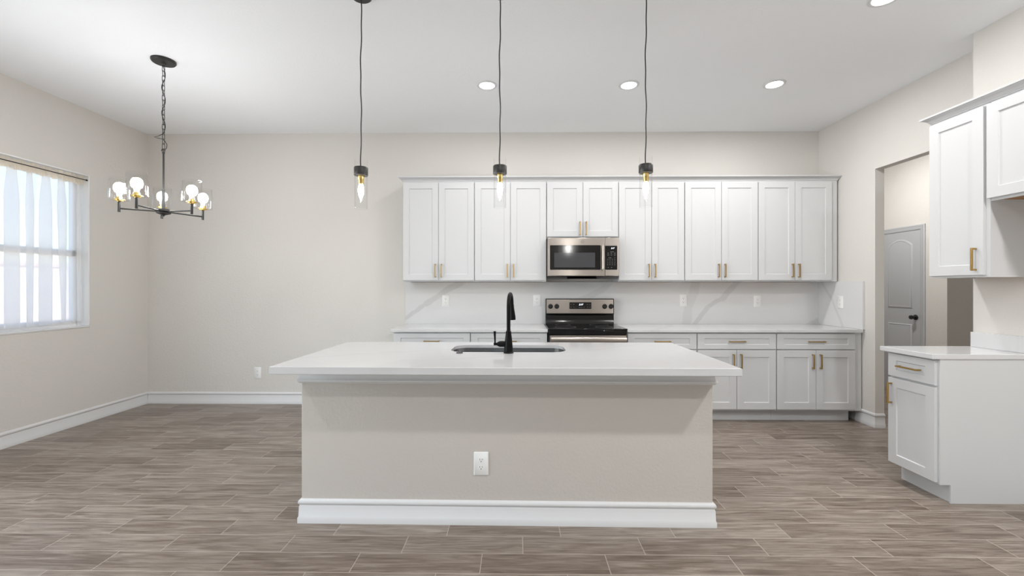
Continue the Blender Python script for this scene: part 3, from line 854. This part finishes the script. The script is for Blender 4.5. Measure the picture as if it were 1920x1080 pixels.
t = thing('sink', 'undermount stainless steel sink set into the island countertop', 'sink', (scx, scy, 0.661), loc=isl(scx, scy, 0.661), rot=(0, 0, ANG))
mb.build('basin', M['sink_steel'], t)
MB().lathe([(0.045, 0.0), (0.045, 0.002), (0.036, 0.003), (0.034, 0.0015)], (scx, scy, 0.6642), 24).build('drain', M['sink_steel'], t)

# faucet
FX, FY = -0.054, 2.669
t = thing('faucet', 'tall black gooseneck pull-down faucet with side lever on the island', 'faucet', (FX, FY, 0.9141))
MB().lathe([(0.031, 0.9141), (0.031, 0.919), (0.0275, 0.923), (0.0275, 0.935), (0.0265, 0.955), (0.0225, 0.995), (0.0175, 1.035), (0.0165, 1.05), (0.0140, 1.052)], (FX, FY, 0), 28).build('body', M['faucet'], t)
pts = [(FX, FY, 1.045), (FX, FY, 1.10), (FX, FY, 1.155), (FX, FY, 1.195)]
rad = 0.085; ex, ey = 0.20, 0.98
for k in range(1, 15):
    a = PI * k / 14 * 0.97
    q = rad * (1 - math.cos(a))
    pts.append((FX + ex * q * 0.55, FY + ey * q, 1.195 + rad * math.sin(a)))
last = pts[-1]
MB().tube(pts, 0.0122, 14).build('spout', M['faucet'], t)
hd = [(last[0], last[1], last[2] + 0.004), (last[0] + 0.001, last[1] + 0.001, last[2] - 0.02), (last[0] + 0.004, last[1] + 0.004, last[2] - 0.075), (last[0] + 0.005, last[1] + 0.005, last[2] - 0.095)]
MB().tube(hd, [0.0135, 0.0145, 0.0205, 0.0205], 18).build('spray_head', M['faucet'], t)
hz_ = 0.970
h = MB().lathe([(0.0150, -0.018), (0.0185, -0.032), (0.0185, -0.052), (0.0165, -0.060), (0.0105, -0.070), (0.0080, -0.078), (0.0080, -0.092)], (FX, FY, hz_), 20, 'x').build('valve', M['faucet'], t)
MB().tube([(FX - 0.084, FY, hz_ - 0.008), (FX - 0.084, FY, hz_ + 0.012), (FX - 0.085, FY, hz_ + 0.045), (FX - 0.086, FY, hz_ + 0.080)], [0.0075, 0.005, 0.006, 0.0082], 14).build('lever', M['faucet'], t)
tag(MB().lathe([(0.0205, 0.9142), (0.0205, 0.918), (0.018, 0.9195)], (-0.359, 2.663, 0), 24).build('sink_button', M['slot']),
    'small round black air switch button on the island beside the sink', 'button')

# ------------------------------------------------------------------ outlets
def outlet(label, loc, rot):
    t = thing('outlet', label, 'outlet', (0, 0, 0), 'white wall outlets')
    BASE[t.name] = (0, 0, 0)
    mb = MB()
    p0, p1 = rrect(-0.0415, 0.0415, -0.0655, 0.0655, 0.004, 3), rrect(-0.038, 0.038, -0.062, 0.062, 0.004, 3)
    mb.rings([[(x, -0.0002, z) for x, z in p0], [(x, -0.003, z) for x, z in p0], [(x, -0.006, z) for x, z in p1]])
    mb.build('cover_plate', M['plate'], t)
    for zc in (0.0205, -0.0205):
        pts = [(0.0172 * math.cos(2 * PI * k / 24), zc + max(-0.0128, min(0.0128, 0.0172 * math.sin(2 * PI * k / 24)))) for k in range(24)]
        s = plate_y(MB(), pts, -0.0061, -0.0072).build('receptacle', M['plate'], t)
        mb = MB()
        mb.box(-0.0078, -0.0056, -0.0076, -0.0073, zc + 0.000, zc + 0.0085); mb.box(0.0056, 0.0078, -0.0076, -0.0073, zc + 0.001, zc + 0.0078)
        mb.lathe([(0.0028, -0.0073), (0.0028, -0.0076)], (0, 0, zc - 0.007), 12, 'y')
        mb.build('slots', M['slot'], s)
    t.location = loc
    t.rotation_euler = rot
    return t
o0 = outlet('white duplex outlet low on the greige front of the kitchen island', isl(-0.198, IY0 - 0.0003, 0.338), (0, 0, ANG))
dup(o0, (-2.956, D - 0.0003, 0.350), 'white duplex outlet low on the bare back wall left of the island', (0, 0, 0))
dup(o0, (-0.805, D - 0.0213, 1.172), 'white outlet on the backsplash at left beside the grey vein', (0, 0, 0))
dup(o0, (0.223, D - 0.0213, 1.175), 'white outlet on the backsplash just left of the range', (0, 0, 0))
dup(o0, (1.860, D - 0.0213, 1.178), 'white outlet on the backsplash right of the range, touching the vein', (0, 0, 0))
dup(o0, (2.685, D - 0.0213, 1.169), 'white outlet on the backsplash near its right end under the last cabinets', (0, 0, 0))
dup(o0, (XR - 0.0213, 4.499, 1.169), 'white outlet on the side splash of the right wall', (0, 0, -PI / 2))

# ------------------------------------------------------------------ passage door
DX = 4.9
dr = bpy.data.objects.new('door_1', None); COL.objects.link(dr); dr.location = (DX, 5.55, 0); dr['kind'] = 'structure'; BASE[dr.name] = (DX, 5.55, 0)
dy0, dy1, dzt = 5.272, 5.83, 2.028
cas = [(0, -0.001), (0.060, -0.001), (0.060, -0.010), (0.048, -0.016), (0.040, -0.012), (0.020, -0.016), (0.012, -0.012), (0.0, -0.010)]
mb = MB()
def casing(mb):
    pth = [(dy0 - 0.004, 0.0), (dy0 - 0.004, dzt + 0.004), (dy1 + 0.004, dzt + 0.004), (dy1 + 0.004, 0.0)]
    rs = []
    dirs = [(-1, 0), (-1, 1), (1, 1), (1, 0)]
    for (y_, z_), (a, b) in zip(pth, dirs):
        rs.append([(DX + x_, y_ + a * d_, z_ + b * d_) for d_, x_ in cas])
    mb.rings(rs)
casing(mb)
mb.build('door_casing', M['door'], dr)
tfd = lambda u, f, z: (DX - f, u, z)
def arch(y0, y1, z0, zs, rise, n=14):
    """closed loop: flat bottom, arched top"""
    c = (y0 + y1) / 2; hw = (y1 - y0) / 2
    pts = [(y0, z0), (y1, z0)]
    for k in range(n + 1):
        a = 1 - 2 * k / n
        pts.append((c + hw * a, zs + rise * (1 - a * a)))
    return pts
mb = MB(tfd)
mb.box(dy0, dy1, 0.001, 0.004, 0.006, dzt)
def panel(mb, y0, y1, z0, zs, rise):
    rs = []
    for k, f in ((-0.020, 0.0039), (-0.020, 0.0075), (0.0, 0.0075)): pass
    for k, f in ((0.0, 0.0042), (0.002, 0.0015 + 0.004), (0.012, 0.0115), (0.020, 0.0135), (0.030, 0.0095), (0.034, 0.0100)):
        rs.append([(u, f, z) for u, z in arch(y0 + k, y1 - k, z0 + k, zs - k * 0.6, max(rise - k * 0.25, 0))])
    mb.rings(rs, cap0=False)
panel(mb, 5.371, 5.725, 1.06, 1.86, 0.075 * 1.0)
panel(mb, 5.371, 5.725, 0.20, 0.866, 0.0)
mb.build('door_slab', M['door'], dr)
kb = MB().lathe([(0.033, -0.0045), (0.033, -0.010), (0.028, -0.014), (0.012, -0.016), (0.011, -0.035), (0.022, -0.045), (0.027, -0.058), (0.024, -0.070), (0.012, -0.076)], (DX, 5.332, 0.957), 24, 'x').build('door_knob', M['black_plastic'], dr)
MB().box(DX - 0.0046, DX - 0.004, dy0 - 0.0038, dy0 - 0.0004, 0.93, 0.985).build('strike_plate', M['black_plastic'], dr)

# ------------------------------------------------------------------ curtain
cu = thing('curtain_rod', 'thin dark tension rod across the gathered curtain top in the window recess', 'curtain rod', (XL - 0.014, (WY0 + WY1) / 2, 2.374))
MB().tube([(XL - 0.014, WY0 + 0.0165, 2.378), (XL - 0.014, WY1 - 0.0165, 2.378)], 0.0042, 10).build('rod', M['black_metal'], cu)
for yy in (WY0 + 0.0165, WY1 - 0.0165):
    MB().lathe([(0.008, -0.004), (0.008, 0.004)], (XL - 0.014, yy, 2.378), 14, 'y').build('end_cap', M['black_metal'], cu)
ct = thing('sheer_curtain', 'sheer white gathered curtain hanging in the left wall window', 'curtain', (XL - 0.04, (WY0 + WY1) / 2, 0.975))
def fold(yv, z):
    """depth and sideways drift of the cloth at (y, height): deep folds that change slowly going down"""
    k = (2.36 - z) / 1.4
    ph = 1.5 * math.sin(yv * 3.3) + 0.5 * k * math.sin(yv * 5.7 + 1)
    d = 0.020 * math.sin(yv * 43 + ph) + 0.006 * math.sin(yv * 91 + 1.2 * k)
    s = 0.070 * math.sin(yv * 43 + ph + 1.9) + 0.026 * math.sin(yv * 69 + 1.3 + 0.6 * k) + 0.016 * k * math.sin(yv * 11 + 0.7)
    return d, s
mb = MB()
NU, NV = 520, 26
ya, yb2 = WY0 + 0.018, WY1 - 0.020
ztop, zbot = 2.352, 0.985
rows = []
for j in range(NV + 1):
    z = ztop + (zbot - ztop) * j / NV
    r = []
    for i in range(NU + 1):
        yv = ya + (yb2 - ya) * i / NU
        d, s = fold(yv, z)
        ease = min(1, 0.72 + 0.28 * j / 5)
        edge = min(1, (yb2 - yv) / 0.12, (yv - ya) / 0.12)
        zz = z - (0.012 * math.sin(yv * 9) if j == NV else 0)
        r.append(mb.v((XL - 0.04 + d * ease, yv + s * ease * max(0, edge), zz)))
    rows.append(r)
for j in range(NV):
    for i in range(NU): mb.f([rows[j][i], rows[j][i + 1], rows[j + 1][i + 1], rows[j + 1][i]])
mb.build('cloth', M['sheer'], ct)
mb = MB(); rows = []
for j, (z, amp) in enumerate(((2.412, 0.006), (2.402, 0.009), (2.390, 0.008), (2.378, 0.0065), (2.370, 0.008), (2.352, 0.010), (2.326, 0.012))):
    r = []
    for i in range(NU + 1):
        yv = ya + (yb2 - ya) * i / NU
        r.append(mb.v((XL - 0.032 + amp * math.sin(yv * 150 + 2 * math.sin(yv * 17)) * 0.8, yv, z + (0.006 * math.sin(yv * 61) if j in (0, 6) else 0))))
    rows.append(r)
for j in range(len(rows) - 1):
    for i in range(NU): mb.f([rows[j][i], rows[j][i + 1], rows[j + 1][i + 1], rows[j + 1][i]])
mb.build('gathered_heading', M['hem'], ct)

# ------------------------------------------------------------------ recessed downlights
def downlight(x, y, label, power):
    t = thing('downlight', label, 'ceiling light', (x, y, CH), 'recessed ceiling lights')
    MB().lathe([(0.088, -0.0003), (0.087, -0.004), (0.072, -0.008), (0.066, -0.006), (0.064, -0.0003)], (x, y, CH), 40, cap0=False, cap1=False).build('trim_ring', M['trim'], t)
    MB().lathe([(0.0638, -0.0005), (0.0638, -0.003), (0.05, -0.0045)], (x, y, CH), 32).build('lens', M['can'], t)
    return t
CANS = [(-0.262, 3.715, 'round recessed ceiling light just left of the middle pendant cord'),
        (0.966, 3.725, 'round recessed ceiling light just left of the right pendant cord'),
        (2.216, 3.725, 'round recessed ceiling light toward the right wall, above the last cabinets'),
        (2.226, 2.623, 'recessed ceiling light cut by the top edge at right')]
def lamp_at(x, y, e, c=(1.0, 0.995, 0.985)):
    add_light('downlight_beam', 'AREA', (x, y, CH - 0.012), e, (0, 0, 0), 0.12, color=c)
CAN_E = 9.0
d0 = downlight(*CANS[0], 0)
for x, y, lb in CANS[1:]: dup(d0, (x, y, CH), lb)
for x, y, lb in CANS: lamp_at(x, y, 6.5 if y < 3 else (15.0 if x > 2 else CAN_E))
for x, y, e in ((-2.6, 0.9, 14), (0.2, 0.9, 13), (2.4, 0.9, 36), (-2.6, -0.6, 6), (0.2, -0.6, 18), (2.4, -0.6, 24)):    # living-room rows above and behind the camera
    lamp_at(x, y, e)
lamp_at(3.95, 5.05, 24.0)

# ------------------------------------------------------------------ pendants
def pendant(x, y, label):
    t = thing('pendant_light', label, 'pendant light', (x, y, CH), 'glass cylinder pendants over the island')
    MB().lathe([(0.062, -0.0005), (0.062, -0.016), (0.055, -0.022), (0.012, -0.024), (0.010, -0.034)], (x, y, CH), 32).build('canopy', M['black_metal'], t)
    pts = []
    for k in range(40):
        q = k / 39
        pts.append((x + 0.0035 * math.sin(q * 11) * (1 - q * 0.6) + 0.0015 * math.sin(q * 31), y, CH - 0.03 + (2.046 - CH + 0.03) * q))
    MB().tube(pts, 0.0036, 8).build('cord', M['black_metal'], t)
    MB().lathe([(0.0395, 1.990), (0.0405, 1.992), (0.0405, 2.036), (0.0385, 2.039), (0.010, 2.039), (0.006, 2.048)], (x, y, 0), 32).build('ring_cap', M['black_metal'], t)
    g = MB(); r = 0.0368
    g.lathe([(r, 1.791), (r, 1.9898)], (x, y, 0), 40, cap0=False, cap1=False); g.lathe([(r, 2.0395), (r, 2.086)], (x, y, 0), 40, cap0=False, cap1=False)
    g.lathe([(r - 0.003, 1.9898), (r - 0.003, 1.791)], (x, y, 0), 40, cap0=False, cap1=False)
    g.lathe([(r, 1.791), (r - 0.003, 1.791)], (x, y, 0), 40, cap0=False, cap1=False)
    g.build('glass_shade', M['shade'], t)
    s = MB().lathe([(0.017, 1.9895), (0.017, 1.966), (0.0155, 1.964), (0.0155, 1.941), (0.0135, 1.938)], (x, y, 0), 24).build('socket', M['gold'], t)
    s['label'] = 'brass lamp socket'
    MB().lathe([(0.010, 1.9378), (0.013, 1.926), (0.0165, 1.908), (0.0165, 1.894), (0.013, 1.876), (0.008, 1.860), (0.004, 1.848), (0.0015, 1.838)], (x, y, 0), 20).build('bulb', M['filament_bulb'], t)
    return t
pl = ['left of three glass cylinder pendants over the island, in front of bare wall', 'middle of three glass cylinder pendants over the island, above the faucet', 'right of three glass cylinder pendants over the island, right of the range']
p0 = pendant(-0.933, 2.552, pl[0])
for x, y, lb in ((-0.102, 2.530, pl[1]), (0.751, 2.515, pl[2])): dup(p0, (x, y, CH), lb)

# ------------------------------------------------------------------ chandelier
HX, HY, HZ = -2.729, 3.278, 1.910
ch = thing('chandelier', 'black five-arm chandelier with clear glass shades hanging on a chain at left', 'chandelier', (HX, HY, CH))
MB().lathe([(0.080, -0.0005), (0.080, -0.012), (0.074, -0.020), (0.020, -0.024), (0.016, -0.034), (0.009, -0.038), (0.008, -0.048)], (HX, HY, CH), 36).build('canopy', M['black_metal'], ch)
mb = MB()
ztop, zbt = CH - 0.046, 2.392
nl = 17; pitch = (ztop - zbt) / nl
for k in range(nl):
    zc = ztop - pitch * (k + 0.5); L = pitch * 0.5 + 0.0045; r = 0.0085
    ax = random.choice((0.0, 0.3)) + (PI / 2 if k % 2 else 0)
    pts = []
    for q in range(16):
        a = 2 * PI * q / 16
        pts.append((HX + r * math.cos(a) * math.cos(ax), HY + r * math.cos(a) * math.sin(ax), zc + (L - r) * (1 if math.sin(a) > 0 else -1) * (1 if abs(math.sin(a)) > 0.01 else 0) + r * math.sin(a)))
    mb.ring_tube(pts, 0.0022, 6)
mb.build('chain', M['black_metal'], ch)
pts = [(HX, HY, CH - 0.04)]
for k in range(1, 44):
    q = k / 44
    z = CH - 0.04 - q * (CH - 0.04 - 2.50)
    pts.append((HX + 0.011 * math.sin(q * 17) , HY - 0.011 * math.cos(q * 17), z))
pts += [(HX - 0.03, HY - 0.01, 2.487), (HX - 0.066, HY - 0.008, 2.481), (HX - 0.035, HY - 0.012, 2.471), (HX - 0.008, HY - 0.012, 2.466), (HX + 0.018, HY - 0.010, 2.450), (HX + 0.033, HY - 0.008, 2.420),
        (HX + 0.030, HY - 0.010, 2.392), (HX + 0.012, HY - 0.012, 2.372), (HX - 0.008, HY - 0.010, 2.375), (HX - 0.004, HY - 0.008, 2.392), (HX + 0.004, HY - 0.004, 2.376), (HX, HY, 2.362)]
MB().tube(pts, 0.0026, 7).build('cord', M['black_metal'], ch)
# body hangs slightly out of level
TILT = Matrix.Rotation(math.radians(1.0), 4, 'Y')
PVT = Vector((HX, HY, 2.365))
def tch(x, y, z):
    v = TILT @ (Vector((x, y, z)) - PVT)
    return tuple(v + PVT)
def tcs(x, y, z):       # the stem hangs straight, only the arm ring leans
    v = TILT @ (Vector((x, y, z)) - Vector((HX, HY, HZ)))
    return tuple(v + Vector((HX, HY, HZ)))
MB().ring_tube([(HX + 0.012 * math.cos(a), HY, 2.378 + 0.014 * math.sin(a)) for a in [2 * PI * k / 20 for k in range(20)]], 0.0025, 6).build('hanging_loop', M['black_metal'], ch)
MB().lathe([(0.009, 2.366), (0.009, 2.355), (0.0065, 2.352), (0.0065, 2.080)], (HX, HY, 0), 16).lathe([(0.0075, 2.0795), (0.0115, 2.078), (0.0115, 1.93)], (HX, HY, 0), 18).build('stem', M['black_metal'], ch)
MB(tcs).lathe([(0.012, HZ - 0.030), (0.022, HZ - 0.026), (0.045, HZ - 0.018), (0.047, HZ - 0.010), (0.036, HZ - 0.006), (0.046, HZ), (0.046, HZ + 0.012), (0.036, HZ + 0.018), (0.014, HZ + 0.020)], (HX, HY, 0), 32).lathe([(0.006, HZ - 0.040), (0.008, HZ - 0.0305)], (HX, HY, 0), 12).build('hub', M['black_metal'], ch)
AR = 0.268
for k, deg in enumerate((348, 276, 204, 132, 60)):
    a = math.radians(deg); cx, cy = HX + AR * math.cos(a), HY + AR * math.sin(a)
    mb = MB(tcs)
    mb.tube([(HX + 0.04 * math.cos(a), HY + 0.04 * math.sin(a), HZ - 0.002), (cx, cy, HZ - 0.002)], 0.0058, 10)
    mb.lathe([(0.0088, HZ - 0.028), (0.0088, HZ + 0.048)], (cx, cy, 0), 14)
    arm = mb.build('arm', M['black_metal'], ch)
    b = HZ + 0.0485
    s = MB(tcs).lathe([(0.014, b), (0.016, b + 0.004), (0.026, b + 0.006), (0.026, b + 0.010), (0.036, b + 0.012), (0.036, b + 0.018), (0.019, b + 0.019), (0.0185, b + 0.036), (0.016, b + 0.038)], (cx, cy, 0), 24).build('socket', M['gold'], arm)
    s['label'] = 'brass lamp socket'
    MB(tcs).lathe([(0.0145, b + 0.0525), (0.0165, b + 0.066), (0.0205, b + 0.0838)], (cx, cy, -0.0143), 24).build('bulb_neck', M['bulb_neck'], arm)
    MB(tcs).lathe([(0.0205, b + 0.084), (0.030, b + 0.094), (0.035, b + 0.110), (0.0355, b + 0.122), (0.031, b + 0.140), (0.020, b + 0.153), (0.006, b + 0.158)], (cx, cy, -0.0143), 24).build('bulb', M['bulb'], arm)
    g = MB(tcs); r0, r1 = 0.065, 0.061
    g.lathe([(0.0365, b + 0.0125), (r0 - 0.004, b + 0.0125), (r0, b + 0.017), (r1, b + 0.178)], (cx, cy, 0), 40, cap0=False, cap1=False)
    g.lathe([(r1, b + 0.178), (r1 - 0.003, b + 0.178), (r0 - 0.004, b + 0.021)], (cx, cy, 0), 40, cap0=False, cap1=False)
    g.build('glass_shade', M['shade'], arm)
